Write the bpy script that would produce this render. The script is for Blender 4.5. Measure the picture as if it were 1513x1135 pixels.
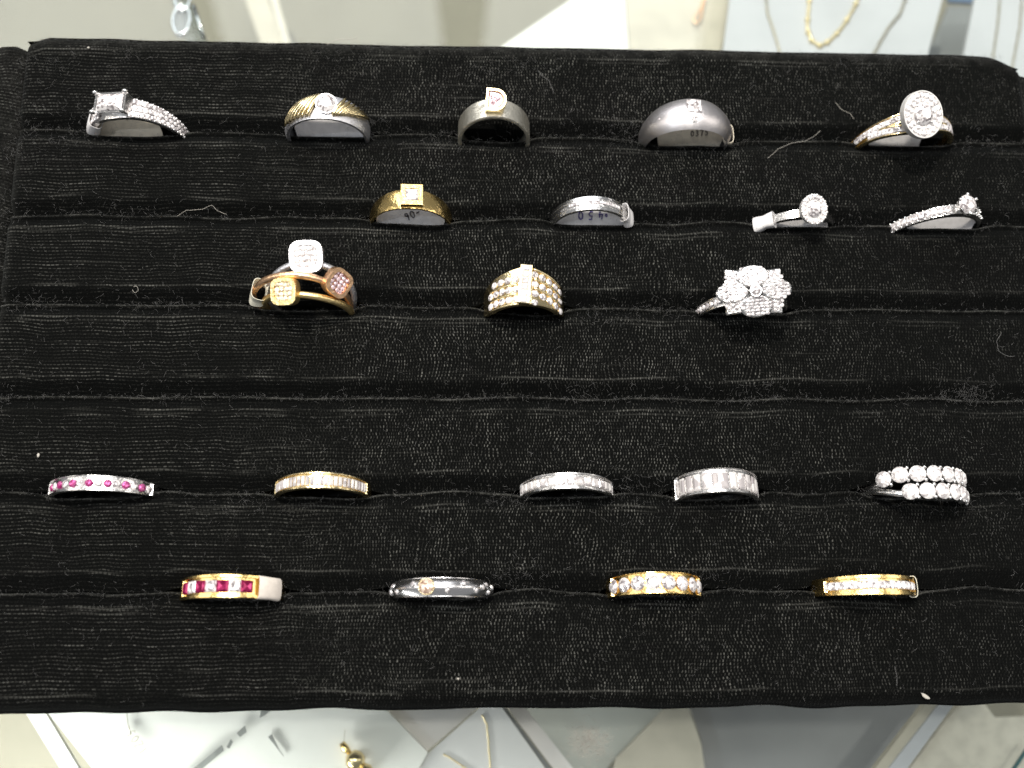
import bpy, bmesh, math, random
import numpy as np
from mathutils import Matrix, Vector
for o in list(bpy.data.objects): bpy.data.objects.remove(o)
S=0.0008            # one modelling unit = 0.8 mm
PI=math.pi; rad=math.radians
sc=bpy.context.scene; COL=sc.collection
random.seed(7); rng=np.random.default_rng(7)

# ------------------------------------------------------------------ camera
CP=Vector((-18.5105,-70.8963,277.1403)); F=1470.0
cd=bpy.data.cameras.new('camera'); cam=bpy.data.objects.new('camera',cd); COL.objects.link(cam)
cam.location=CP*S; cam.rotation_euler=(0.217041,-0.0430657,-0.00513813)
cd.sensor_width=36; cd.lens=36*F/1513; cd.clip_start=0.01; cd.clip_end=20
cd.dof.use_dof=True; cd.dof.focus_distance=283*S; cd.dof.aperture_fstop=7.5
sc.camera=cam
RM=cam.rotation_euler.to_matrix()
def at(u,v,z):       # point of the horizontal level z (units) seen at photograph position u, v
    d=RM@Vector((u-756.5,567.5-v,-F)); t=(z-CP.z)/d.z
    return CP+d*t
# ------------------------------------------------------------------ world and lamps
w=bpy.data.worlds.new('World'); sc.world=w; w.use_nodes=True
w.node_tree.nodes['Background'].inputs[0].default_value=(0.86,0.87,0.88,1)
w.node_tree.nodes['Background'].inputs[1].default_value=0.24
def lamp(name,loc,target,power,size,col=(1,1,1),size_y=None,shape='DISK'):
    l=bpy.data.lights.new(name,'AREA'); l.energy=power; l.size=size; l.color=col; l.shape=shape
    if size_y: l.shape='RECTANGLE'; l.size_y=size_y
    o=bpy.data.objects.new(name,l); COL.objects.link(o); o.location=loc
    o.rotation_euler=(Vector(target)-Vector(loc)).to_track_quat('-Z','Y').to_euler()
    return o
lamp('key_spot',(-0.20,0.34,0.85),(0,0,0),8.0,0.06,(1.0,0.92,0.80))
lamp('sparkle_spot',(0.10,0.10,1.1),(0,0,0),2.4,0.05,(1.0,0.95,0.88))  # unseen small spot, added for sparkle on metal and gems
lamp('sparkle_spot',(-0.75,-0.15,1.0),(0,0,0),1.6,0.05,(0.85,0.92,1.0))  # second added spot, cooler, also for sparkle
for x_ in (-0.66,-0.24,0.18): lamp('reflection_panel',(x_,0.90,0.80),(x_*.3,0,0),2.5,0.30,(0.97,0.98,1.0),0.86)  # unseen bright panels, added so the ring tops have something to reflect
for x_ in (-0.43,0.0,0.43): lamp('overhead_reflection_panel',(x_,0.24,1.25),(x_,0.2,0),2.4,0.31,(1.0,0.98,0.96),0.52)  # overhead panels added to brighten the metal by reflection
for x_ in (-1.0,1.0): lamp('side_reflection_panel',(x_,0.12,0.72),(0,0,0),1.9,0.32,(1.0,0.94,0.86),0.7)  # added at both sides to put highlights on the flanks of the bands
lamp('showcase_lamp',(-0.14,-0.155,-0.019),(-0.125,-0.12,-0.09),0.46,0.10,(1.0,0.99,0.96),0.02)
sc.view_settings.view_transform='Standard'; sc.view_settings.look='None'; sc.view_settings.exposure=0; sc.view_settings.gamma=1
sc.render.engine='CYCLES'; sc.cycles.max_bounces=6; sc.cycles.transparent_max_bounces=12
sc.cycles.sample_clamp_indirect=4
# ------------------------------------------------------------------ helpers
def link(name,me,parent=None,M=None):
    o=bpy.data.objects.new(name,me); COL.objects.link(o)
    if parent: o.parent=parent
    if M is not None: o.matrix_local=M
    return o
def SM(M):           # unit-space matrix -> metre-space (translation scaled)
    M=M.copy(); M.translation=M.translation*S; return M
def mesh(name,vs,fs,mat,smooth=False,sharp_angle=None):
    me=bpy.data.meshes.new(name); me.from_pydata([tuple(c*S for c in v) for v in vs],[],fs)
    me.materials.append(mat)
    if smooth:
        me.polygons.foreach_set('use_smooth',[True]*len(me.polygons))
        if sharp_angle is not None: me.set_sharp_from_angle(angle=sharp_angle)
    me.update(); return me
def fixn(me):
    bm=bmesh.new(); bm.from_mesh(me); bmesh.ops.recalc_face_normals(bm,faces=bm.faces); bm.to_mesh(me); bm.free(); return me
def tag(o,label=None,cat=None,group=None,kind=None):
    if label: o['label']=label
    if cat: o['category']=cat
    if group: o['group']=group
    if kind: o['kind']=kind
    return o
def tube(pts,r,n=6,close=False,flat=1.0):
    """verts/faces of a tube along pts; r number or list; flat squashes local height"""
    vs=[];fs=[];P=[Vector(p) for p in pts];m=len(P)
    for i,p in enumerate(P):
        a=P[(i-1)%m] if (close or i>0) else P[i]; b=P[(i+1)%m] if (close or i<m-1) else P[i]
        t=(b-a).normalized(); up=Vector((0,0,1))
        if abs(t.z)>.95: up=Vector((0,1,0))
        s=t.cross(up).normalized(); q=s.cross(t).normalized()
        rr=r[i] if isinstance(r,(list,tuple)) else r
        for k in range(n):
            an=2*PI*k/n; vs.append(p+s*math.cos(an)*rr+q*math.sin(an)*rr*flat)
    for i in range(m if close else m-1):
        j=(i+1)%m
        for k in range(n): fs.append((i*n+k,i*n+(k+1)%n,j*n+(k+1)%n,j*n+k))
    if not close: fs.append(tuple(range(n))[::-1]); fs.append(tuple((m-1)*n+k for k in range(n)))
    return vs,fs
def prism(outline,z0,z1,bev=0.0):
    """extrude a 2-D outline (counter-clockwise) from z0 to z1, top edge bevelled inwards"""
    n=len(outline); c=Vector((sum(p[0] for p in outline)/n,sum(p[1] for p in outline)/n))
    vs=[(p[0],p[1],z0) for p in outline]+[(p[0],p[1],z1-bev) for p in outline]
    if bev:
        for p in outline:
            d=Vector(p)-c; L=d.length; d=d*(max(0.0,L-bev)/L if L else 1)+c; vs.append((d.x,d.y,z1))
    k=len(vs)//n; fs=[tuple(range(n))[::-1]]
    for l in range(k-1):
        for i in range(n): j=(i+1)%n; fs.append((l*n+i,l*n+j,(l+1)*n+j,(l+1)*n+i))
    fs.append(tuple((k-1)*n+i for i in range(n)))
    return vs,fs
def merge(parts):
    vs=[];fs=[]
    for v,f in parts:
        o=len(vs); vs+=list(v); fs+=[tuple(i+o for i in q) for q in f]
    return vs,fs
def circle(r,n,ry=None,cx=0,cy=0): return [(cx+r*math.cos(2*PI*i/n),cy+(ry or r)*math.sin(2*PI*i/n)) for i in range(n)]
def roundbox(hx,hy,p=4.0,n=28):
    o=[]
    for i in range(n):
        a=2*PI*i/n; c,s=math.cos(a),math.sin(a)
        o.append((hx*math.copysign(abs(c)**(2/p),c),hy*math.copysign(abs(s)**(2/p),s)))
    return o
# ------------------------------------------------------------------ materials
def new_mat(name):
    m=bpy.data.materials.new(name); m.use_nodes=True; nt=m.node_tree
    return m,nt,nt.nodes['Principled BSDF']
class N:             # tiny node-maths helper
    def __init__(s,nt): s.nt=nt
    def m(s,op,a,b=None,c=None):
        n=s.nt.nodes.new('ShaderNodeMath'); n.operation=op
        for i,x in enumerate((a,b,c)):
            if x is None: continue
            if isinstance(x,(int,float)): n.inputs[i].default_value=x
            else: s.nt.links.new(x,n.inputs[i])
        return n.outputs[0]
    def noise(s,vec,scale,detail=2,rough=.5,out=0):
        n=s.nt.nodes.new('ShaderNodeTexNoise'); n.inputs['Scale'].default_value=scale; n.inputs['Detail'].default_value=detail
        n.inputs['Roughness'].default_value=rough
        s.nt.links.new(vec,n.inputs['Vector']); return n.outputs[out]
    def sm(s,x,a,b):
        n=s.nt.nodes.new('ShaderNodeMapRange'); n.interpolation_type='SMOOTHSTEP'
        s.nt.links.new(x,n.inputs[0]); n.inputs[1].default_value=a; n.inputs[2].default_value=b
        return n.outputs[0]
    def mix(s,f,a,b):
        n=s.nt.nodes.new('ShaderNodeMix'); n.data_type='RGBA'
        for i,x in ((0,f),(6,a),(7,b)):
            if isinstance(x,(int,float)): n.inputs[i].default_value=x
            elif isinstance(x,tuple): n.inputs[i].default_value=(*x,1)
            else: s.nt.links.new(x,n.inputs[i])
        return n.outputs[2]
    def obj(s,scale=1/S):
        t=s.nt.nodes.new('ShaderNodeTexCoord'); mp=s.nt.nodes.new('ShaderNodeMapping'); mp.inputs['Scale'].default_value=(scale,)*3
        s.nt.links.new(t.outputs['Object'],mp.inputs[0]); return mp.outputs[0]
def metal(name,col,rough=.15,bump=0.0,bscale=1.2,brush=0.0):
    m,nt,b=new_mat(name); n=N(nt)
    b.inputs['Base Color'].default_value=(*col,1); b.inputs['Metallic'].default_value=1
    v=n.obj()
    r=n.noise(v,2.5,3); nt.links.new(n.m('ADD',n.m('MULTIPLY',r,rough*.8),rough*.6),b.inputs['Roughness'])
    if bump:
        bp=nt.nodes.new('ShaderNodeBump'); bp.inputs['Strength'].default_value=bump; bp.inputs['Distance'].default_value=.3*S
        nt.links.new(n.noise(v,bscale,1.5),bp.inputs['Height']); nt.links.new(bp.outputs[0],b.inputs['Normal'])
    return m
YG=metal('yellow_gold',(0.95,0.70,0.29),.20,.35)
YGP=metal('pale_yellow_gold',(0.97,0.80,0.46),.22,.35)
RG=metal('rose_gold',(0.95,0.62,0.38),.36,.5,1.0)
HG=metal('hammered_yellow_gold',(0.95,0.74,0.36),.36,.5,1.0)
WG=metal('white_gold',(0.90,0.89,0.88),.22,.3)
HW=metal('hammered_white_gold',(0.96,0.92,0.80),.38,.7,.42)
MW=metal('matte_white_gold',(0.78,0.78,0.82),.44,.3,1.5)
BS=metal('brushed_steel_gold',(0.74,0.71,0.72),.38,.12,6)
def gemmat(name,c1,c2,mix_d=.45,cell=1.6):
    m=bpy.data.materials.new(name); m.use_nodes=True; nt=m.node_tree; nt.nodes.clear(); n=N(nt)
    out=nt.nodes.new('ShaderNodeOutputMaterial'); mx=nt.nodes.new('ShaderNodeMixShader'); d=nt.nodes.new('ShaderNodeBsdfDiffuse'); g=nt.nodes.new('ShaderNodeBsdfGlossy')
    g.inputs['Roughness'].default_value=.06
    oi=nt.nodes.new('ShaderNodeObjectInfo'); tc=nt.nodes.new('ShaderNodeTexCoord')
    vm=nt.nodes.new('ShaderNodeVectorMath'); vm.operation='ADD'; nt.links.new(tc.outputs['Object'],vm.inputs[0]); nt.links.new(oi.outputs['Random'],vm.inputs[1])
    vo=nt.nodes.new('ShaderNodeTexVoronoi'); vo.inputs['Scale'].default_value=cell/S; nt.links.new(vm.outputs[0],vo.inputs['Vector'])
    sp=nt.nodes.new('ShaderNodeSeparateColor'); nt.links.new(vo.outputs['Color'],sp.inputs[0])
    f=n.sm(sp.outputs[0],.05,.75)
    col=n.mix(f,c2,c1)
    nt.links.new(col,d.inputs[0]); g.inputs[0].default_value=(*[min(1,x*1.05+.05) for x in c1],1)
    mx.inputs[0].default_value=1-mix_d; nt.links.new(d.outputs[0],mx.inputs[1]); nt.links.new(g.outputs[0],mx.inputs[2]); nt.links.new(mx.outputs[0],out.inputs[0])
    return m
DI=gemmat('diamond',(0.95,0.92,0.93),(0.25,0.22,0.23),.7)
PK=gemmat('pink_sapphire',(0.62,0.15,0.38),(0.35,0.01,0.12),.55)
RB=gemmat('ruby',(0.34,0.02,0.10),(0.14,0.004,0.03),.6)
PD=gemmat('pale_pink_diamond',(0.86,0.68,0.72),(0.35,0.2,0.24),.6)
DIB=gemmat('blown_out_diamond',(0.97,0.95,0.95),(0.42,0.39,0.40),.8)  # paler diamond copy, blown-out glare put into its colour
CH=gemmat('champagne_diamond',(0.90,0.74,0.62),(0.35,0.2,0.13),.6)
DIF=gemmat('step_cut_diamond',(0.95,0.92,0.91),(0.50,0.46,0.47),.6,.30)
CRD=gemmat('cream_diamond',(0.96,0.88,0.72),(0.55,0.45,0.3),.8)
WGF=metal('frosted_white_gold',(0.96,0.95,0.94),.6,.2)
WGP=metal('polished_white_gold',(0.96,0.95,0.96),.24,0)
def matte(name,col,rough=.7,var=.06,scale=.3,spec=.3,trans=0):
    m,nt,b=new_mat(name); n=N(nt); v=n.obj()
    f=n.noise(v,scale,4); c2=tuple(x*(1-var*4) for x in col)
    nt.links.new(n.mix(n.sm(f,.35,.75),col,c2),b.inputs['Base Color'])
    b.inputs['Roughness'].default_value=rough; b.inputs['Specular IOR Level'].default_value=spec
    if trans: b.inputs['Transmission Weight'].default_value=trans
    return m
PAPER=matte('white_tag_plastic',(0.78,0.77,0.78),.45,.03,.5)
CREAM=matte('cream_tag_plastic',(0.80,0.73,0.60),.45,.04,.5)
CLEAR=matte('translucent_tag_film',(0.80,0.78,0.66),.2,.03,.5,.6)
PEACH=matte('peach_tag_plastic',(0.86,0.79,0.72),.45,.03,.5)
INK=matte('dark_ink',(0.03,0.025,0.03),.6,.02)
BLUEINK=matte('violet_ink',(0.05,0.03,0.22),.6,.02)
LINT=matte("lint_grey",(0.17,0.17,0.17),1,.06)
LINTW=matte('lint_white',(0.44,0.42,0.38),1,.04)
# velvet
def velvet_mat():
    m,nt,b=new_mat('black_velvet'); n=N(nt); v=n.obj()
    sep=nt.nodes.new('ShaderNodeSeparateXYZ'); nt.links.new(v,sep.inputs[0])
    warp=n.noise(v,.07,1.5,.5,1); ws=nt.nodes.new('ShaderNodeSeparateXYZ'); nt.links.new(warp,ws.inputs[0])
    warp2=n.noise(v,.7,2,.5,1); w2=nt.nodes.new('ShaderNodeSeparateXYZ'); nt.links.new(warp2,w2.inputs[0])
    x0,y0=sep.outputs[0],sep.outputs[1]
    x=n.m('ADD',n.m('ADD',x0,n.m('MULTIPLY',ws.outputs[0],5.0)),n.m('MULTIPLY',w2.outputs[0],.7))
    y=n.m('ADD',n.m('ADD',y0,n.m('MULTIPLY',ws.outputs[1],2.6)),n.m('MULTIPLY',w2.outputs[1],.12))
    rx=n.noise(v,.035,2,.5)                       # slow map: which way the dashes run
    left=n.sm(n.m('SUBTRACT',n.m('MULTIPLY',n.m('SUBTRACT',rx,.5),70.0),x0),25.0,95.0)
    # vertical stitches
    cy=n.m('DIVIDE',y,.92); row=n.m('FLOOR',cy); fy=n.m('ABSOLUTE',n.m('SUBTRACT',n.m('FRACT',cy),.5))
    wrow=nt.nodes.new('ShaderNodeTexWhiteNoise'); wrow.noise_dimensions='1D'; nt.links.new(row,wrow.inputs['W']); cx=n.m('ADD',n.m('DIVIDE',x,.90),n.m('MULTIPLY',wrow.outputs[0],.8)); fx=n.m('ABSOLUTE',n.m('SUBTRACT',n.m('FRACT',cx),.5))
    vd=n.m('MULTIPLY',n.m('SUBTRACT',1.0,n.sm(fx,.03,.19)),n.m('SUBTRACT',1.0,n.sm(fy,.18,.46)))
    cell=nt.nodes.new('ShaderNodeCombineXYZ'); nt.links.new(n.m('FLOOR',cx),cell.inputs[0]); nt.links.new(row,cell.inputs[1])
    wn=nt.nodes.new('ShaderNodeTexWhiteNoise'); nt.links.new(cell.outputs[0],wn.inputs[0])
    vd=n.m('MULTIPLY',vd,n.m('ADD',.12,n.m('MULTIPLY',1.5,n.m('POWER',wn.outputs[0],2.2))))
    # horizontal ribs on the left
    hy=n.m('DIVIDE',y,1.02); hrow=n.m('FLOOR',hy); fh=n.m('ABSOLUTE',n.m('SUBTRACT',n.m('FRACT',hy),.5))
    hx=n.m('ADD',n.m('DIVIDE',x,1.05),n.m('MULTIPLY',hrow,.37)); fhx=n.m('ABSOLUTE',n.m('SUBTRACT',n.m('FRACT',hx),.5))
    wr=nt.nodes.new('ShaderNodeTexWhiteNoise'); wr.noise_dimensions='1D'; nt.links.new(hrow,wr.inputs['W'])
    cell2=nt.nodes.new('ShaderNodeCombineXYZ'); nt.links.new(n.m('FLOOR',hx),cell2.inputs[0]); nt.links.new(hrow,cell2.inputs[1])
    wn2=nt.nodes.new('ShaderNodeTexWhiteNoise'); nt.links.new(cell2.outputs[0],wn2.inputs[0])
    hd=n.m('MULTIPLY',n.m('SUBTRACT',1.0,n.sm(fh,.03,.20)),n.m('SUBTRACT',1.0,n.m('MULTIPLY',.9,n.sm(fhx,.22,.44))))
    hd=n.m('MULTIPLY',hd,n.m('ADD',.12,n.m('MULTIPLY',n.m('MULTIPLY',wr.outputs[0],1.1),n.m('POWER',wn2.outputs[0],1.5))))
    d=n.m('ADD',n.m('MULTIPLY',hd,left),n.m('MULTIPLY',vd,n.m('SUBTRACT',1.0,left)))
    patch=n.sm(n.noise(v,.09,4,.6),.34,.66)
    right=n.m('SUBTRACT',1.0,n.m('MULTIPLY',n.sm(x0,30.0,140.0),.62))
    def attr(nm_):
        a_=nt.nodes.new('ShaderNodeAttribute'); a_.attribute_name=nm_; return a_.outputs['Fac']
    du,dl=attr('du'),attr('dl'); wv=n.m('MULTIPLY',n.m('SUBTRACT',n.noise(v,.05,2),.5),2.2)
    slot_shade=n.m('MULTIPLY',n.sm(n.m('ADD',du,wv),2.6,4.0),n.sm(n.m('ADD',dl,wv),3.4,5.2))  # shade beside the slots, painted by fading the stitch colour there
    def line(src,c,w_):
        e_=n.m('DIVIDE',n.m('SUBTRACT',n.m('ADD',src,n.m('MULTIPLY',wv,.35)),c),w_); return n.m('POWER',2.718,n.m('MULTIPLY',n.m('MULTIPLY',e_,e_),-1.0))
    lines=n.m('ADD',n.m('ADD',line(du,3.9,.22),line(dl,5.3,.22)),n.m('MULTIPLY',line(du,5.2,.2),.6))
    lmask=n.m('MULTIPLY',n.sm(n.noise(v,.045,2),.42,.62),n.m('SUBTRACT',1.0,n.m('MULTIPLY',.7,n.sm(fhx,.25,.45))))
    st=nt.nodes.new('ShaderNodeMapping'); st.inputs['Scale'].default_value=(.018,.95,0); nt.links.new(v,st.inputs[0])
    streak=n.m('MULTIPLY',n.sm(n.noise(st.outputs[0],1.0,3,.6),.62,.76),n.m('SUBTRACT',1.0,n.m('MULTIPLY',.6,n.sm(fhx,.25,.45))))
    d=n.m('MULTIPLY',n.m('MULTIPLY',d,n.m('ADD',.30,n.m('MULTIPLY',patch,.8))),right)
    d=n.m('MULTIPLY',d,n.m('ADD',.22,n.m('MULTIPLY',slot_shade,.55)))
    d=n.m('ADD',d,n.m('MULTIPLY',n.m('ADD',n.m('MULTIPLY',n.m('MULTIPLY',lines,lmask),.34),n.m('MULTIPLY',n.m('MULTIPLY',streak,slot_shade),.18)),right))
    grain=n.m('MULTIPLY',n.m('POWER',n.noise(v,2.6,2,.7),3.0),.5)
    fuzz=n.m('ADD',.05,n.m('MULTIPLY',n.sm(n.noise(v,2.0,3,.7),.3,.7),1.1))
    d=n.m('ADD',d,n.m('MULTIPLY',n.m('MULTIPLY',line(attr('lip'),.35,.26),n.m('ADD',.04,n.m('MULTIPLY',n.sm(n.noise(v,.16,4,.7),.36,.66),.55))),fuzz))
    d=n.m('ADD',d,n.m('MULTIPLY',n.m('MULTIPLY',attr('dust'),fuzz),n.m('MULTIPLY',n.sm(n.noise(v,.2,4,.7),.25,.7),.22)))
    spk=n.sm(n.noise(v,2.9,1.5,.6),.60,.76)
    d=n.m('ADD',d,n.m('MULTIPLY',spk,n.m('ADD',.05,n.m('MULTIPLY',n.sm(n.noise(v,.08,4,.65),.45,.7),.16))))
    d=n.m('ADD',d,n.m('MULTIPLY',n.m('MULTIPLY',grain,.16),n.m('ADD',.35,n.m('MULTIPLY',slot_shade,.65))))
    nt.links.new(n.mix(d,(0.0024,0.0026,0.0026),(0.112,0.113,0.104)),b.inputs['Base Color'])
    b.inputs['Roughness'].default_value=1; b.inputs['Specular IOR Level'].default_value=0.0
    b.inputs['Sheen Weight'].default_value=.045; b.inputs['Sheen Roughness'].default_value=.45; b.inputs['Sheen Tint'].default_value=(0.8,0.85,0.85,1)
    bp=nt.nodes.new('ShaderNodeBump'); bp.inputs['Strength'].default_value=.8; bp.inputs['Distance'].default_value=.35*S
    nt.links.new(n.noise(v,1.8,3,.7),bp.inputs['Height']); nt.links.new(bp.outputs[0],b.inputs['Normal'])
    return m
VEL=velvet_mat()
# ------------------------------------------------------------------ the tray of padded strips
SLOT=[27*(2.5-k) for k in range(6)]
YB=[98.0]+SLOT+[-98.6]
# rings: name -> (slot, centre x, hoop radius, centre z, tilt deg, yaw deg, spin deg)
RP=dict(
 a1=(0,-117.6,14.6,-5,8,-4,-17.5), b1=(0,-61.1,12.6,0,9,0,5), c1=(0,-11.3,10.8,0,17.5,0,1), d1=(0,47,14.1,-1,5.5,0,0), e1=(0,114.7,15.4,-3,1,4,-4),
 a2=(1,-36,12,-3,10.5,0,4), b2=(1,17.6,12.1,-4,9.5,0,0), c2=(1,79.1,14.2,-8,0,4,8.5), d2=(1,122.8,15,-6,2,6,10),
 w3=(2,-64,13.0,0,32,0,0), r3=(2,-66.5,14.6,0,17,-3,46), g3=(2,-65,13.4,-1,2,-4,-18),
 b3=(2,-2.7,11.6,-2,11,0,0), c3=(2,61.7,13.9,-3,2,5,-1.5),
 a4=(4,-119.3,15.3,-6,5.5,0,0), b4=(4,-59.1,13.3,-3,9,0,0), c4=(4,9,13.2,-3,8.5,0,0), d4=(4,51.2,12,-2,10.5,0,0), e4=(4,107.4,13.7,-3,5,0,0),
 a5=(5,-82.4,13.7,-3,6,0,0), b5=(5,-25.9,14.4,-3,4,0,0), c5=(5,32.7,13,-3,8,0,0), d5=(5,91.5,14.3,-3,4,0,0))
def wob(x,seed,amp,sc=1.0):
    r=random.Random(seed); y=np.zeros_like(x)
    for i in range(7):
        k=r.uniform(.015,.16)*sc*(1+i*.35); y+=np.sin(x*k+r.uniform(0,6.28))*r.uniform(.3,1)/(1+i*.5)
    return y*amp
def lips(k,x,raw=False):       # (upper lip, lower lip) of slot k
    base=wob(x,100+k,.35); up=np.full_like(x,.12); lo=np.full_like(x,-.12)
    L_=np.zeros_like(x); U_=np.zeros_like(x)
    if raw: return SLOT[k]+base+up,SLOT[k]+base+lo
    for n,(s,cx,R,zc,t,yw,sp) in RP.items():
        if s!=k: continue
        hc=math.sqrt(R*R-zc*zc)+.6
        wd={'c1':3.2,'d1':3.4,'b3':3.2,'d4':2.8,'e4':3.0}.get(n,2.2)
        f=1/(1+np.exp((np.abs(x-cx)-hc+.2)*.75))
        L_=np.maximum(L_,f*wd*.62); U_=np.maximum(U_,f*wd*.75)
    up=up+U_; lo=lo-L_
    return SLOT[k]+base+up,SLOT[k]+base+lo
X0,X1=-153.2,155.5
xs=np.arange(X0,X1+.01,.75); nx=len(xs)
tray=tag(bpy.data.objects.new('ring_tray',None),'black velvet ring tray with long padded strips holding rows of rings','ring tray'); COL.objects.link(tray)
def sstep(t): t=np.clip(t,0,1); return t*t*(3-2*t)
NP=46
for k in range(7):
    if k==0: top=YB[0]+wob(xs,55,.25); 
    else: top=lips(k-1,xs)[1]
    if k==6: bot=YB[7]+wob(xs,66,.45)
    else: bot=lips(k,xs)[0]
    # corners at the far right of the first and last strip
    if k==0: top=top-4.0*sstep((xs-141)/14.5)**2-1.2*sstep((-146-xs)/5.)
    vs=[]
    fr=[];
    # profile parameter: start below top edge, over, to below the bottom edge
    for j in range(NP):
        t=j/(NP-1)
        if j<4: y=top+(0 if k else .0); z=np.full(nx,[-14,-8,-4,-2.2][j],float)
        elif j>=NP-4: y=bot+0; z=np.full(nx,[-2.2,-4,-8,-14][j-(NP-4)],float)
        else:
            q=(j-4)/(NP-9); q=.5-.5*math.cos(PI*q)*(.55+.45*abs(math.cos(PI*q))); 
            y=top+(bot-top)*q; dt=top-y; db=y-bot
            if k==0: z=-4.2*(1-np.sqrt(np.clip(1-(1-np.clip(dt/4.6,0,1))**2,0,1)))
            else:    z=-1.5*(1-sstep((dt-.6)/3.6))+1.0*np.exp(-((dt-.45)/.45)**2)
            if k==6: zb=-4.6*(1-np.sqrt(np.clip(1-(1-np.clip(db/4.2,0,1))**2,0,1)))
            else:    zb=-2.5*(1-sstep(db/4.6))
            z=z+zb+.12*np.exp(-((dt-4.6)/.5)**2)+.14*np.exp(-((db-5)/.5)**2)
            z=z+wob(xs,k*31+3,.14)*math.sin(PI*q)+wob(xs*1.0+q*37,k*17+5,.06,4)
            # soft long creases
            for c in range(4):
                rr=random.Random(k*10+c); pos=rr.uniform(.12,.9); ctr=rr.uniform(-150,60); ln=rr.uniform(30,80)
                yy=(q-pos)*24-wob(xs,k*9+c,.5); z=z+.22*np.exp(-(yy/.4)**2)*np.exp(-((xs-ctr)/ln)**2)
            # rounded strip ends
            ex=np.minimum(xs-X0,X1-xs); z=z-3.5*(1-np.sqrt(np.clip(1-(1-np.clip(ex/3.4,0,1))**2,0,1)))
        vs.append(np.stack([xs,np.broadcast_to(y,(nx,)),z],1))
    V=np.concatenate(vs)
    fs=[(j*nx+i,(j+1)*nx+i,(j+1)*nx+i+1,j*nx+i+1) for j in range(NP-1) for i in range(nx-1)]
    b0=[j*nx for j in range(NP)]; b1=[j*nx+nx-1 for j in range(NP)]
    fs.append(tuple(b0[::-1])); fs.append(tuple(b1))
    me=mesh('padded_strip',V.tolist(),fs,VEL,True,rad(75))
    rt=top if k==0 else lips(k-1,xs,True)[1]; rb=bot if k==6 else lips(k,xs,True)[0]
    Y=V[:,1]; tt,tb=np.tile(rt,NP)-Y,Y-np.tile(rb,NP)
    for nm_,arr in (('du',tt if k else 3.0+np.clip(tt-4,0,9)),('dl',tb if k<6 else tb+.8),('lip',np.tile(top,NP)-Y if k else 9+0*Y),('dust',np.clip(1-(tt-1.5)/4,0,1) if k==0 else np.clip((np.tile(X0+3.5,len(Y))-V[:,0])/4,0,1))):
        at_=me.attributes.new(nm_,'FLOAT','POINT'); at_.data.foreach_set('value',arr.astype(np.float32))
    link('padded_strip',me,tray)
# side rolls
def side_roll(x,ytop,ybot,r,name):
    pts=[];rr=[]
    n=60
    for i in range(n+1):
        t=i/n; y=ytop+(ybot-ytop)*t
        e=min(1,math.sqrt(max(0.0,1-(1-min(1,(ytop-y)/5))**2))+.05)
        e2=min(1,math.sqrt(max(0.0,1-(1-min(1,(y-ybot)/4))**2))+.05)
        pts.append((x+math.sin(t*17)*.15,y,-5.2)); rr.append(r*min(e,e2))
    v,f=tube(pts,rr,20,flat=1.0); me=mesh(name,v,f,VEL,True)
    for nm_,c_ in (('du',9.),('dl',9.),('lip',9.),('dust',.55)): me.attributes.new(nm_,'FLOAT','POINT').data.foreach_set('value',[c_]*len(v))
    return link(name,me,tray)
side_roll(-157.6,96.6,-98.5,5.8,'side_roll'); side_roll(155.6,93.2,-98.5,4.2,'side_roll')
v,f=prism([(-156,-97),(156,-97),(156,96),(-156,96)],-17,-13.9); link('base_board',mesh('base_board',v,f,matte('black_card',(0.012,0.012,0.012),.9)),tray)
# ------------------------------------------------------------------ ring construction
def ringM(n):
    s,cx,R,zc,t,yw,sp=RP[n]
    return Matrix.Translation((cx,SLOT[s]+{'w3':2.5,'r3':.4,'g3':-1.2,'d1':.6,'c1':0,'b3':.5}.get(n,0),zc))@Matrix.Rotation(rad(yw),4,'Z')@Matrix.Rotation(-rad(t),4,'X')@Matrix.Rotation(rad(sp),4,'Y')
def ring_root(n,label,name='ring',group='rings in the slots of the velvet tray'):
    o=bpy.data.objects.new(name,None); COL.objects.link(o); o.matrix_world=SM(ringM(n)); tag(o,label,'ring',group); o.empty_display_size=.002
    return o
def P(th,y,r): return Vector((r*math.sin(th),y,r*math.cos(th)))
def place(th,y,r,twist=0,pitch=0):
    return Matrix.Translation(P(th,y,r))@Matrix.Rotation(th,4,'Y')@Matrix.Rotation(pitch,4,'X')@Matrix.Rotation(twist,4,'Z')
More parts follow.
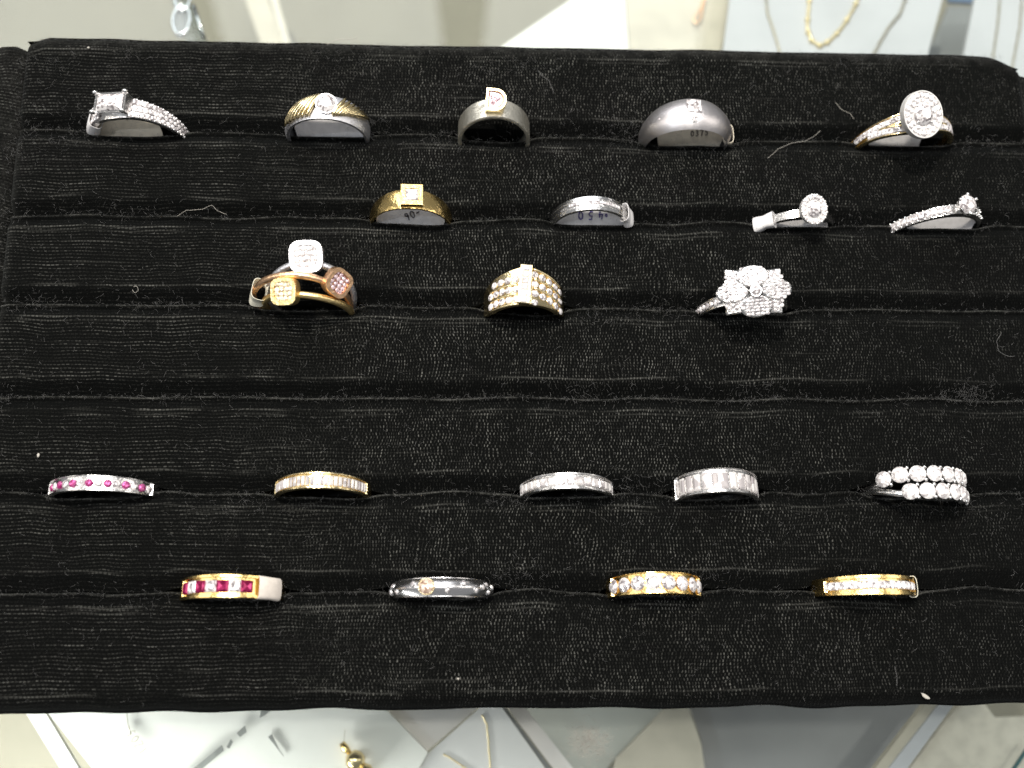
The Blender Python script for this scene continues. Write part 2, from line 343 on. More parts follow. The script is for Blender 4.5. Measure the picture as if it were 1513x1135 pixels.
def band(root,R,yf,yb,th,mat,prof='dome',chan=None,depth=.8,rise=None,name='band',rail=.34,dome=.5,n=180,rng_=(-PI,PI),crown=0.0):
    """yf,yb: front/back edge (function of angle); th: thickness fn; chan=(a0,a1) range of a recessed channel"""
    g=lambda q,t:(q(t) if callable(q) else q)
    if prof=='dome': ss=[-1,-.97,-.86,-.62,-.32,0,.32,.62,.86,.97,1]
    elif prof=='flat': ss=[-1,-.96,-.5,0,.5,.96,1]
    elif prof=='channel': ss=[-1,-.95,-rail-.34,-rail-.30,-rail-.26,rail+.26,rail+.30,rail+.34,.95,1]
    elif prof=='ridge': ss=[-1,-.92,-.5,-.42,-.34,0,.34,.42,.5,.92,1]
    K=len(ss)+2; vs=[]; closed=rng_==(-PI,PI); m=n if closed else n+1
    for i in range(m):
        t=rng_[0]+(rng_[1]-rng_[0])*i/n; a,b=g(yf,t),g(yb,t); h=g(th,t); RR=R+(rise(t) if rise else 0); c=(a+b)/2; hw=(b-a)/2
        on=1.0
        if chan: on=float(chan[0]<=t<=chan[1])
        for s in ss:
            if prof=='dome': dr=-dome*(abs(s)**(2.6 if dome<1.5 else 2.0))
            elif prof=='flat': dr=-.28 if abs(s)==1 else 0
            elif prof=='channel':
                dr=-.3 if abs(s)==1 else (-depth*on if abs(s)<rail+.28 else 0)
                dr-=crown*s*s
            elif prof=='ridge': dr={1:-.45,.92:-.1,.5:0,.42:-.42,.34:-.05}.get(abs(s),.1)
            vs.append(P(t,c+s*hw,RR+dr))
        vs.append(P(t,b-.06,R-h)); vs.append(P(t,a+.06,R-h))
    fs=[]
    for i in range(n):
        j=(i+1)%m
        for k in range(K): fs.append((i*K+k,j*K+k,j*K+(k+1)%K,i*K+(k+1)%K))
    if not closed: fs.append(tuple(range(K))); fs.append(tuple((m-1)*K+k for k in range(K))[::-1])
    me=fixn(mesh(name,vs,fs,mat)); me.polygons.foreach_set('use_smooth',[True]*len(me.polygons)); me.set_sharp_from_angle(angle=rad(38))
    return link(name,me,root)
# gem meshes, unit radius
def gem_round():
    vs=[(.52*math.cos(2*PI*i/8),.52*math.sin(2*PI*i/8),.36) for i in range(8)]
    vs+=[(.80*math.cos(2*PI*(i+.5)/8),.80*math.sin(2*PI*(i+.5)/8),.20) for i in range(8)]
    vs+=[(math.cos(2*PI*i/16),math.sin(2*PI*i/16),0) for i in range(16)]; vs.append((0,0,-.8)); vs.append((0,0,.40))
    fs=[(33,i,(i+1)%8) for i in range(8)]
    for i in range(8):
        j=(i+1)%8; fs.append((i,8+i,j)); a=16+(2*i)%16; b=16+(2*i+1)%16; c=16+(2*i+2)%16
        fs.append((i,a,8+i)); fs.append((8+i,a,b)); fs.append((8+i,b,c)); fs.append((8+i,c,j))
    fs+=[(32,16+(i+1)%16,16+i) for i in range(16)]; return vs,fs
def gem_rect(a,b,inset=.34,star=.10):
    vs=[(-a,-b,0),(a,-b,0),(a,b,0),(-a,b,0)]; ia,ib=a-inset,b-inset
    vs+=[(-ia,-ib,.30),(ia,-ib,.30),(ia,ib,.30),(-ia,ib,.30),(0,0,.30-star),(0,0,-.8)]
    vs+=[(0,-b*.93,.10),(a*.93,0,.10),(0,b*.93,.10),(-a*.93,0,.10)]
    fs=[(4,5,8),(5,6,8),(6,7,8),(7,4,8)]
    for i in range(4):
        j=(i+1)%4; m=10+i; fs+=[(i,m,4+i),(m,j,4+j),(4+i,m,4+j),(i,j,m)]
    fs+=[(9,(i+1)%4,i) for i in range(4)]; return vs,fs
def gem_bag(a,b):
    vs=[(-a,-b,0),(a,-b,0),(a,b,0),(-a,b,0)]; q=a*.45
    vs+=[(-q,-b+.5,.28),(q,-b+.5,.28),(q,b-.5,.28),(-q,b-.5,.28),(0,0,-.7)]
    return vs,[(4,5,6,7),(0,1,5,4),(1,2,6,5),(2,3,7,6),(3,0,4,7)]+[(8,(i+1)%4,i) for i in range(4)]
_gm={}
def gemmesh(kind,size,mat):
    key=(kind,size,mat.name)
    if key not in _gm:
        v,f={'round':gem_round,'square':lambda:gem_rect(1,1),'emerald':lambda:gem_rect(1.35,1,.4),'bag':lambda:gem_bag(.42,1)}[kind]() if not isinstance(kind,tuple) else gem_bag(kind[0],kind[1])
        _gm[key]=mesh('gem',[tuple(c*size for c in p) for p in v],f,mat)
    return _gm[key]
def gem(root,th,y,r,kind,size,mat=None,name='stone',twist=0,pitch=0):
    return link(name,gemmesh(kind,size,mat or DI),root,SM(place(th,y,r,twist,pitch)))
_bm={}
def bead(root,M,r,mat,name='prong'):
    key=(round(r,2),mat.name)
    if key not in _bm:
        b=bmesh.new(); bmesh.ops.create_icosphere(b,subdivisions=2,radius=r*S); me=bpy.data.meshes.new('prong'); b.to_mesh(me); b.free()
        me.materials.append(mat); me.polygons.foreach_set('use_smooth',[True]*len(me.polygons)); _bm[key]=me
    return link(name,_bm[key],root,SM(M))
def plate(root,M,outline,z0,z1,bev,mat,name):
    v,f=prism(outline,z0,z1,bev); me=mesh(name,v,f,mat); return link(name,me,root,SM(M))
def frame(root,M,outer,inner,z0,z1,mat,name='bezel'):
    n=len(outer); vs=[(*p,z0) for p in outer]+[(*p,z1-.25) for p in outer]+[(p[0]*.96+q[0]*.04,p[1]*.96+q[1]*.04,z1) for p,q in zip(outer,inner)]+[(*q,z1) for q in inner]+[(*q,z1-1.0) for q in inner]
    fs=[]
    for l in range(4):
        for i in range(n): j=(i+1)%n; fs.append((l*n+i,l*n+j,(l+1)*n+j,(l+1)*n+i))
    fs.append(tuple(range(n))[::-1]); fs.append(tuple(4*n+i for i in range(n)))
    return link(name,fixn(mesh(name,vs,fs,mat)),root,SM(M))
def taper(w0,w1,p=1.0): return (lambda t:-(w1+(w0-w1)*max(0,math.cos(t/2))**(2*p))/2),(lambda t:(w1+(w0-w1)*max(0,math.cos(t/2))**(2*p))/2)
# tags
def tag_plate(n,R,label,mat=PAPER,half=1.0,top=.93,shift=0,yb=.9,zcut=-9,flat_top=None):
    o=bpy.data.objects.new('price_tag',None); M=ringM(n); s=RP[n]; M=M@Matrix.Rotation(-rad(s[6]),4,'Y')
    out=[]
    zl=-s[3]-4
    for i in range(25):
        a=-PI/2*half+PI*half*i/24; x=R*top*math.sin(a)+shift; z=R*top*math.cos(a)
        if flat_top is not None: z=min(z,flat_top)
        out.append((x,z))
    zs=-s[3]; out=[(x,zs+(z-zs)*.42 if z>zs else z) for x,z in out]
    out=[(x,max(z,zl)) for x,z in out]+[(out[-1][0]*.8,zl-3),(out[0][0]*.8,zl-3)]
    v,f=prism(out[::-1],0,.3,0)
    v=[(p[0],yb+p[2],p[1]) for p in v]
    me=fixn(mesh('price_tag',v,f,mat)); o=bpy.data.objects.new('price_tag',None); COL.objects.link(o); o.matrix_world=SM(M)
    tag(o,label,'price tag','price tags tied to rings'); T=SM(Matrix.Translation((0,yb,zs))@Matrix.Rotation(-rad(46),4,'X')@Matrix.Translation((0,-yb,-zs))); link('tag_plate',me,o,T); o['lean']=[c for r_ in T for c in r_]; return o
def tag_loop(o,R,wd,th,ang,ln,mat=PAPER,grow=.35,flare=0.0,name='tag_loop'):
    """film strap wrapped round the band, ang from straight up (+ right)"""
    vs=[];fs=[];K=20;m=9
    for i in range(m):
        a=rad(ang)+ln/R*(i/(m-1)-.5); g=grow+flare*abs(i/(m-1)-.5)*2
        for sh in (0,.14):
            for k in range(K):
                q=2*PI*k/K; c,s=math.cos(q),math.sin(q)
                yy=(wd/2+g+sh)*math.copysign(abs(c)**.6,c); rr=R-th/2+(th/2+g+sh)*math.copysign(abs(s)**.6,s)
                vs.append(P(a,yy,rr))
    for i in range(m-1):
        for sh in (0,1):
            for k in range(K):
                a=(i*2+sh)*K+k; b=(i*2+sh)*K+(k+1)%K; fs.append((a,b,b+2*K,a+2*K))
    for i in (0,m-1):
        for k in range(K): a=i*2*K+k; b=i*2*K+(k+1)%K; fs.append((a,b,b+K,a+K))
    me=fixn(mesh(name,vs,fs,mat)); me.polygons.foreach_set('use_smooth',[True]*len(me.polygons)); me.set_sharp_from_angle(angle=rad(40))
    return link(name,me,o)
def loose_tag(n,label):
    s=RP[n]; M=ringM(n)@Matrix.Rotation(-rad(s[6]),4,'Y'); o=bpy.data.objects.new('price_tag',None); COL.objects.link(o); o.matrix_world=SM(M)
    return tag(o,label,'price tag','price tags tied to rings')
GL={'0':[[(.5,1),(.15,.8),(.1,.4),(.4,.02),(.8,.2),(.9,.65),(.5,1)]],'9':[[(.85,.7),(.5,.5),(.15,.7),(.35,.98),(.8,.9),(.85,.6),(.6,0)]],
 '8':[[(.5,.52),(.15,.75),(.5,1),(.85,.76),(.5,.52),(.1,.26),(.5,0),(.9,.26),(.5,.52)]],'-':[[(.1,.45),(.8,.5)]],
 '4':[[(.3,1),(.15,.4),(.9,.42)],[(.72,.8),(.66,0)]],'5':[[(.85,1),(.3,.98),(.22,.58),(.65,.6),(.85,.3),(.5,.02),(.12,.12)]],
 '3':[[(.15,.9),(.55,1),(.8,.78),(.45,.54),(.85,.3),(.5,0),(.1,.1)]],'7':[[(.1,.97),(.85,1),(.4,0)]],'2':[[(.15,.8),(.5,1),(.82,.75),(.15,.03),(.9,.05)]],'1':[[(.3,.8),(.55,1),(.5,0)]],
 '.':[[(.4,.05),(.5,.1)]],'e':[[(.15,.5),(.8,.52),(.5,.85),(.15,.45),(.45,.05),(.8,.15)]],
 'C':[[(.85,.85),(.5,1),(.12,.5),(.5,0),(.85,.15)]],'O':[[(.5,1),(.12,.7),(.12,.3),(.5,0),(.88,.3),(.88,.7),(.5,1)]],'Z':[[(.12,1),(.88,1),(.12,0),(.88,0)]],'I':[[(.5,1),(.5,0)]],
 'Y':[[(.1,1),(.5,.5),(.9,1)],[(.5,.5),(.5,0)]]}
def writing(text,x,z,h,r,rot=0,adv=.85):
    parts=[]; cx=0
    for ch in text:
        for st in GL.get(ch,[]):
            pp=[]
            for a,b in st:
                X=cx+a*h*.62; Z=b*h; c,s=math.cos(rot),math.sin(rot); pp.append((x+X*c-Z*s,z+X*s+Z*c))
            parts.append(pp)
        cx+=h*adv
    return parts
def ink(o,text,x,z,h,mat,rot=0,y=.8,r=.16,adv=.85):
    ms=[tube([(a,y,b) for a,b in pp],r,5) for pp in writing(text,x,z,h,r,rot,adv)]
    v,f=merge(ms); me=mesh('handwriting',v,f,mat); return link('handwriting',me,o,Matrix([list(o['lean'])[i*4:i*4+4] for i in range(4)]))

D=rad
# ---- row one
def rowgems(root,ths,y,r,kind,size,mat=None,name='stone',twist=0):
    for t in ths: gem(root,t,y(t) if callable(y) else y,r(t) if callable(r) else r,kind,size,mat,name,twist)
def lin(a,b,n): return [a+(b-a)*i/(n-1) for i in range(n)]
r=ring_root('a1','white gold ring with rectangular claw-set stone and long pavé shoulder, top left of tray','pave_ring')
wa=lambda t:1.0+5.6*max(0,1-abs(t)/D(122))**.75
band(r,14.2,lambda t:-wa(t)/2,lambda t:wa(t)/2,1.6,WG,'dome',dome=.5)
for i,t in enumerate(lin(D(24),D(108),15)):
    ww=wa(t)
    for q in (-.36,0,.36): gem(r,t+(D(2.6) if q==0 else 0),q*ww,14.5,'round',round(max(.5,ww*.185),1),DI)
    for q in (-.5,.5): bead(r,place(t+D(2.5),q*ww,14.4),.42,WG)
for t in lin(D(-52),D(-22),6):
    for q in (-.33,.0,.33): gem(r,t,q*wa(t),14.5,'round',.9,DI)
for t in lin(D(-66),D(-46),6): bead(r,place(t,-wa(t)*.5,13.9),.42,WG)
H=place(0,0,17.2,-.10,.22)@Matrix.Rotation(D(-4),4,'Y')@Matrix.Scale(1.18,4)@Matrix.Scale(.72,4,(0,1,0))@Matrix.Translation((0,.3,-.9))
frame(r,H,roundbox(4.7,3.6,9),roundbox(4.1,3.0,9),-2.4,0,WG,'setting')
link('centre_stone',gemmesh('emerald',2.9,DI),r,SM(H@Matrix.Translation((0,0,.0))))
for sx in(-1,1):
    for sy in (-1,1): bead(r,H@Matrix.Translation((4.5*sx,3.4*sy,.35)),.85,WG)
t_=tag_plate('a1',13,'cream tag lying inside the rectangular-stone ring at top left',CREAM,1.0,.80,-3.0,1.2,flat_top=8.0)
ink(t_,'1',-3.5,5.4,2.2,INK,.5,y=1.1,r=.2)
tag_loop(t_,14.2,4.4,1.6,-64,5.0,PAPER,1.1)

r=ring_root('b1','two-tone ring with round stone between fans of gold strands, beside the top left ring','gold_fan_ring')
f_,b_=taper(8.0,3.4); band(r,12.6,f_,b_,1.4,MW,'dome',dome=.7)
H=place(0,0,13.3,0,.2); frame(r,H,circle(3.1,24),circle(2.75,24),-1.6,.5,WG,'bezel'); link('centre_stone',gemmesh('round',2.8,DI),r,SM(H@Matrix.Translation((0,0,.45))))
for sd in (-1,1):
    for k in range(7):
        t0=D(9+k*3.2)*sd; t1=D(24+k*7.0)*sd; y0=3.4-k*.15; y1=-3.9+k*.16
        if sd>0: y0,y1=-3.4+k*.25,3.2-k*.3
        pts=[P(t0+(t1-t0)*q,y0+(y1-y0)*q,12.9+.7*math.sin(PI*(q*.8+.1))) for q in lin(0,1,9)]
        v,f=tube(pts,[.28+.45*math.sin(PI*min(1,q*.85+.1)) for q in lin(0,1,9)],8); link('gold_strand',mesh('gold_strand',v,f,YGP,True),r)
t_=tag_plate('b1',11.2,'white tag inside the gold fan ring, small dark pen marks',PAPER,.92,.95,.6,.6)
ink(t_,'-.',-6.0,2.8,1.2,INK,.3,y=.5); ink(t_,'.-',3.5,3.4,1.2,INK,0,y=.5)

r=ring_root('c1','wide hammered white gold band with gold D-shaped bezel and pale pink stone','bezel_ring')
f_,b_=taper(7.2,6.0); band(r,10.8,f_,b_,1.0,HW,'flat')
H=place(0,.6,13.2,-.06,.42)@Matrix.Scale(1.08,4)
def dshape(s,n=24):
    o=[(-2.7*s,-3.1*s)]+[(-.0*s+2.9*s*math.cos(a)*1.0,3.1*s*math.sin(a)) for a in lin(-PI/2,PI/2,n-2)]+[(-2.7*s,3.1*s)]
    return o
frame(r,H,dshape(1.0),dshape(.76),-2.2,.5,YGP,'bezel')
v,f=prism(dshape(.78),-.4,.15,.55); link('stone',mesh('stone',v,f,PD),r,SM(H))
for i in range(10):
    a=random.uniform(0,6.28); q=random.uniform(.2,1.5); gem_o=link('facet',gemmesh('square',.55,PD),r,SM(H@Matrix.Translation((.1+q*math.cos(a),q*1.15*math.sin(a),.12))@Matrix.Rotation(a*3,4,'Z')@Matrix.Rotation(.3,4,'X')))

r=ring_root('d1','broad brushed grey domed ring with square and tiny round flush stones','domed_ring')
f_,b_=taper(10.4,5.4,1.2); band(r,14.1,f_,b_,2.0,BS,'dome',dome=1.9)
for sx in (-1,1):
    for sy in(-1,1): gem(r,D(0)+sx*.078,1.5+sy*1.1,14.12,'square',1.08,DI)
gem(r,D(0),-2.7,13.75,'round',.8,DI)
for th,y in ((-44,-.6),): gem(r,D(th),y,14.05,'round',.4,DI)
H=place(D(0),-2.7,13.7,0,.4); frame(r,H,circle(1.0,16),circle(.76,16),-.3,.12,WG,'bezel')
t_=tag_plate('d1',12.2,'cream tag inside the brushed domed ring, row of dark digits',CREAM,.8,.93,1.8,.8); ink(t_,'0375',1.8,-.2,1.7,INK,.1,y=.7,r=.16)
tag_loop(t_,14.1,5.2,2.0,83,1.0,CREAM,.5)

r=ring_root('e1','yellow gold ring with big round halo head and two pavé bands, top right corner','halo_ring')
wa=lambda t:2.6+4.6*math.exp(-(t/D(42))**2)
for sgn in (-1,1):
    y0=lambda t,s=sgn: s*(.25+1.75*math.exp(-(t/D(46))**2))
    band(r,15.2,lambda t:y0(t)-1.45,lambda t:y0(t)+1.45,1.6,YGP,'channel',(D(-88),D(88)),.6,rail=.5)
    rowgems(r,lin(D(-76 if sgn>0 else -54),D(-12),11),y0,15.0,'square',.92,DI); rowgems(r,lin(D(26),D(76),9),y0,15.0,'square',.92,DI)
H=place(0,0,19.0,0,.30)@Matrix.Rotation(D(18),4,'Y')
plate(r,H,circle(6.9,40),-1.3,.2,.5,WGF,'halo_plate')
plate(r,H,circle(3.6,24,),-4.5,-1.3,0,YGP,'gallery')
frame(r,H,circle(6.9,40),circle(6.5,40),-.4,.5,WGF,'rim')
for k in range(20):
    a=2*PI*k/20; link('halo_stone',gemmesh('round',.90,DIB),r,SM(H@Matrix.Translation((5.6*math.cos(a),5.6*math.sin(a),.35))))
for k in range(14):
    a=2*PI*(k+.5)/14; link('halo_stone',gemmesh('round',.66,DIB),r,SM(H@Matrix.Translation((4.15*math.cos(a),4.15*math.sin(a),.4))))
link('centre_stone',gemmesh('round',3.3,DI),r,SM(H@Matrix.Translation((0,0,.6))))
for k in range(4):
    a=PI/4+PI/2*k; bead(r,H@Matrix.Translation((3.3*math.cos(a),3.3*math.sin(a),.9)),.42,WG)
t_=tag_plate('e1',12.2,'white tag inside the large halo ring at the top right',PAPER,.62,.86,-2.6,.8)

# ---- row two
r=ring_root('a2','polished yellow gold ring with box bezel and square stone','signet_style_ring')
f_,b_=taper(6.3,2.4,1.3); band(r,12.2,f_,b_,1.0,YG,'dome',dome=.35)
H=place(0,0,13.8,.03,.15)
sq=lambda s:[(-s,-s),(0,-s),(s,-s),(s,0),(s,s),(0,s),(-s,s),(-s,0)]
frame(r,H,sq(3.15),sq(1.95),-3.0,.4,YG,'bezel'); link('centre_stone',gemmesh('square',2.0,DI),r,SM(H@Matrix.Translation((0,0,-.05))))
t_=tag_plate('a2',10.8,'white tag with "90-" in dark ink inside the gold box bezel ring',PAPER,.95,.94,0,.5,flat_top=9.4); ink(t_,'90-',-1.2,.9,2.2,INK,.42,y=.4,r=.19,adv=.8)

r=ring_root('b2','narrow white gold ring with ridged parallel bands and folded tag at its right','ridged_ring')
f_,b_=taper(4.8,3.2); band(r,12.1,f_,b_,.9,WG,'ridge')
for t in lin(D(-34),D(38),22): gem(r,t,.0,12.2,'square',.5,DI)
t_=tag_plate('b2',10.9,'white tag with "450" written upside down in violet ink',PAPER,1.0,.96,0,.4); ink(t_,'.450',6.6,5.7,2.5,BLUEINK,PI+.03,y=.3,r=.2,adv=1.2)
ink(t_,'0',4.3,3.7,1.0,BLUEINK,.2,y=.3,r=.16)
tag_loop(t_,12.3,4.0,1.3,63,4.4,PAPER,.5,.35)

r=ring_root('c2','slim polished white ring with small round halo head, leaning right','halo_ring')
f_,b_=taper(2.4,2.0); band(r,13.6,f_,b_,1.6,WG,'flat',rise=lambda t:1.4*math.exp(-(t/D(30))**2))
H=place(0,0,17.3,0,.25)@Matrix.Rotation(D(6),4,'Y')
plate(r,H,circle(4.1,32),-1.3,.1,.3,WGF,'halo_plate'); plate(r,H,circle(2,16),-3.6,-1.6,0,WG,'gallery')
for k in range(16):
    a=2*PI*k/16; link('halo_stone',gemmesh('round',.82,DIB),r,SM(H@Matrix.Translation((3.65*math.cos(a),3.65*math.sin(a),.3))))
for k in range(16):
    a=2*PI*(k+.5)/16; bead(r,H@Matrix.Translation((4.2*math.cos(a),4.2*math.sin(a),.3)),.40,WGF)
link('centre_stone',gemmesh('round',2.4,DI),r,SM(H@Matrix.Translation((0,0,.5))))
t_=tag_plate('c2',12.6,'white tag tied to the left shank of the small halo ring',PAPER,.8,.93,0,.5); tag_loop(t_,13.7,2.6,1.3,-47,6.2,PAPER,.5,.5)

r=ring_root('d2','white gold ring with claw-set round stone and single row of shoulder stones, far right','claw_ring')
f_,b_=taper(3.0,2.2); band(r,14.4,f_,b_,1.4,WG,'flat',rise=lambda t:1.2*math.exp(-(t/D(34))**2))
rr_=lambda t:14.7+1.2*math.exp(-(t/D(34))**2)
for t in lin(D(-92),D(-16),12):
    gem(r,t,0,rr_(t),'round',1.22,DI)
    for q in (-1.25,1.25): bead(r,place(t+D(3.3),q,rr_(t)),.40,WG)
for t in lin(D(22),D(44),4):
    for q in (-1.0,1.0): bead(r,place(t,q,rr_(t)),.4,WG)
H=place(0,0,18.6,.3,.1); v,f=prism(circle(1.6,12),-3,-1.0); link('gallery',mesh('gallery',v,f,WG),r,SM(H))
link('centre_stone',gemmesh('round',2.9,DI),r,SM(H))
for k in range(6):
    a=2*PI*k/6+.2; v,f=tube([(1.3*math.cos(a),1.3*math.sin(a),-3),(2.5*math.cos(a),2.5*math.sin(a),-1),(3.05*math.cos(a),3.05*math.sin(a),.3),(2.7*math.cos(a),2.7*math.sin(a),.75)],[.4,.42,.5,.5],8)
    link('claw',mesh('claw',v,f,WG,True),r,SM(H))
t_=tag_plate('d2',13.4,'dull white tag inside the claw ring at far right',PAPER,.75,.86,1.5,.6)

# ---- row three
def stack_ring(n,mat,R,head,label,ha,hsz,gm,pit=0,nm='stacking_ring',pm=None):
    r=ring_root(n,label,nm); band(r,R,-.95,.95,1.5,mat,'dome',dome=.6)
    H=place(0,0,R+1.3,ha,pit); hx,hy=hsz
    frame(r,H,roundbox(hx,hy,3.3),roundbox(hx*.72,hy*.72,3.0),-2.2,.6,mat,'bezel')
    plate(r,H,roundbox(hx*.73,hy*.73,3.0),-.6,-.05,0,(WGF if mat is MW else mat),'pave_plate')
    nn=4
    for i in range(nn):
        for j in range(nn):
            x=(i-(nn-1)/2)*hx*.46*3/nn; y=(j-(nn-1)/2)*hy*.46*3/nn
            if math.hypot(x,y)>hx*.80: continue
            link('pave_stone',gemmesh('round',round(hx*.25*3/nn,2),gm),r,SM(H@Matrix.Translation((x+random.uniform(-.15,.15),y+random.uniform(-.15,.15),.2))@Matrix.Rotation(random.uniform(0,3),4,'Z')@Matrix.Rotation(random.uniform(-.2,.2),4,'X')))
    return r
stack_ring('w3',MW,13.0,1,'matte white gold stacking ring with cushion pavé head, rearmost of three',.05,(4.7,4.6),DIB,.75)
stack_ring('r3',RG,14.6,1,'rose gold stacking ring with cushion head at its right, middle of three',-.15,(3.8,3.9),PD,.5)
stack_ring('g3',HG,13.4,1,'yellow gold stacking ring with square cushion head at left, frontmost of three',.0,(3.9,3.8),CRD,.3)
t_=loose_tag('r3','clear plastic loop around the left side of the three stacking rings')
tag_loop(t_,13.6,4.5,1.9,-72,4.2,CLEAR,.9,.3)

r=ring_root('b3','wide yellow gold ring covered in stone rows crossed by a square-stone column','wide_pave_ring')
yb_=lambda t:2.4+4.4*max(0,1-abs(t)/D(95)); yf_=lambda t:-(2.2+3.2*max(0,min(1,(D(120)-abs(t))/D(60))))
band(r,11.6,yf_,yb_,1.5,YGP,'flat')
H=place(D(-1),.4,12.3,-.10)
plate(r,H,[(-1.7,-6.1),(1.7,-6.1),(1.7,6.3),(-1.7,6.3)],-1.0,.45,.15,YGP,'centre_bar')
for k in range(6): link('column_stone',gemmesh('square',.92,DIF),r,SM(H@Matrix.Translation((0,-5.0+k*2.03,.5))))
for j,y0 in enumerate((-4.0,-.9,2.2)):
    for t in lin(D(-56),D(-13),5-(j==2)): gem(r,t if j<2 else D(-48)+(t+D(56))*.8,y0+.25*math.cos(t),11.75,'round',1.12,DI)
    for s in (-1,1):
        pts=[P(t,(y0-1.5),11.85) for t in lin(D(-60),D(-10),10)]
    v,f=tube(pts,.42,6); link('divider',mesh('divider',v,f,YGP,True),r)
for j,y0 in enumerate((-3.2,-.2,2.9)):
    for t in lin(D(13),D(60),5): gem(r,t,y0+1.2-(t-D(13))*3.2,11.75,'round',1.12,DI)
    pts=[P(t,y0+2.75-(t-D(13))*3.2,11.85) for t in lin(D(10),D(64),10)]
    v,f=tube(pts,.42,6); link('divider',mesh('divider',v,f,YGP,True),r)
gem(r,D(12),-5.0,12.0,'round',.95,DI)

r=ring_root('c3','white gold ring with large pavé flower head and cross-shaped openings','flower_ring')
f_,b_=taper(3.4,2.6); band(r,13.4,f_,b_,1.3,WG,'channel',(D(-120),D(-20)),.3,rail=.45)
for t in lin(D(-84),D(-26),10): gem(r,t,0,13.5,'round',.8,DI)
H=Matrix.Translation((0,0,17.0))@Matrix.Rotation(.2,4,'X')@Matrix.Rotation(-.06,4,'Z')
def petal(a,d,rx,ry,tip,zz,nm):
    out=[]
    for i in range(26):
        q=2*PI*i/26; x=rx*math.cos(q); y=ry*math.sin(q)
        if tip and x>0: x=x*(1+tip*abs(math.cos(q))**6); y*=1-.35*abs(math.cos(q))
        out.append((x,y))
    M=H@Matrix.Scale(1.36,4,(1,0,0))@Matrix.Scale(.93,4,(0,1,0))@Matrix.Rotation(a,4,'Z')@Matrix.Translation((d,0,zz))@Matrix.Rotation(.10,4,'Y')
    plate(r,M,out,-1.2,.1,.35,WG,nm)
    yy=-ry+.6
    while yy<ry-.3:
        xx=-rx+.6
        while xx<rx*(1+tip*.6)-.4:
            if (xx/(rx*(1+(tip*.6 if xx>0 else 0))))**2+(yy/ry)**2<(.7 if tip else .8): link('pave_stone',gemmesh('round',.50,DI),r,SM(M@Matrix.Translation((xx,yy,.16))@Matrix.Rotation(random.uniform(-.25,.25),4,'X')))
            xx+=.98
        yy+=.98
for k in range(4): petal(PI/4+k*PI/2+.0,5.3,2.7,2.6,.30,-.35,'pointed_petal')
for k in range(4): petal(k*PI/2+.08,4.7,3.3,(3.5 if k%2 else 3.1),0,.25,'round_petal')
frame(r,H,circle(1.75,20),circle(1.35,20),-1.6,1.5,WG,'bezel'); link('centre_stone',gemmesh('round',1.4,DI),r,SM(H@Matrix.Translation((0,0,1.3))))
plate(r,H,circle(3.4,16),-4.0,-1.6,0,WG,'gallery')

# ---- row four
def chan_ring(n,R,w0,w1,mat,label,a,count,kind,size,mats,rail=.3,depth=.7,proud=-.35,nm='channel_ring',chan=None,crown=0,twist=0,th=1.4,off=0):
    r=ring_root(n,label,nm); f_,b_=taper(w0,w1,1.2)
    c=chan or a; band(r,R,f_,b_,th,mat,'channel',(D(-c-3),D(c+3)),depth,rail=rail,crown=crown)
    for i,t in enumerate(lin(-D(a),D(a),count)): gem(r,t+D(off),0,R+proud,kind,size,mats[i%len(mats)],'stone',twist)
    return r
chan_ring('a4',15.2,4.2,2.8,WG,'thin white ring with alternating pink and clear stones, far left',64,15,'round',1.08,[DI,PK],rail=.6,nm='pink_stone_ring')
chan_ring('b4',13.3,4.5,3.2,YGP,'thin yellow gold ring with a full row of narrow baguette stones',68,25,(.52,1.3),1.0,[DIF],rail=.5,nm='baguette_ring')
chan_ring('c4',13.2,4.6,3.4,WG,'thin white ring with square channel-set stones, centre of fourth filled row',78,15,'square',1.12,[DIF],rail=.5,nm='princess_cut_ring')
chan_ring('d4',12.0,7.0,5.4,WG,'broad white gold ring with tall upright baguette stones',76,13,(1.02,2.3),1.0,[DIF],rail=.66,nm='baguette_ring')
r=ring_root('e4','white gold ring with two stacked rows of round claw-set stones, lower right','two_row_ring')
for sg,(a0,a1) in ((1,(-48,58)),(-1,(-22,64))):
    y0=lambda t,s=sg:s*2.4*min(1,max(.12,(t+D(80))/D(45))) if t<0 else s*2.4*(1-.75*sstep(np.float64((t-D(70))/D(40))))
    band(r,13.4,lambda t:float(y0(t))-.9,lambda t:float(y0(t))+.9,1.3,WG,'dome',dome=.4)
    for t in lin(D(a0),D(a1),7 if sg>0 else 6):
        gem(r,t,float(y0(t)),14.9,'round',2.25,DIB,'stone',random.uniform(0,1)); M=place(t,float(y0(t)),14.0); plate(r,M,circle(2.0,14),-1.2,.7,0,WG,'cup')
        for q in (-1.75,1.75): bead(r,place(t+D(7.5),float(y0(t))+q,14.95),.55,WG)
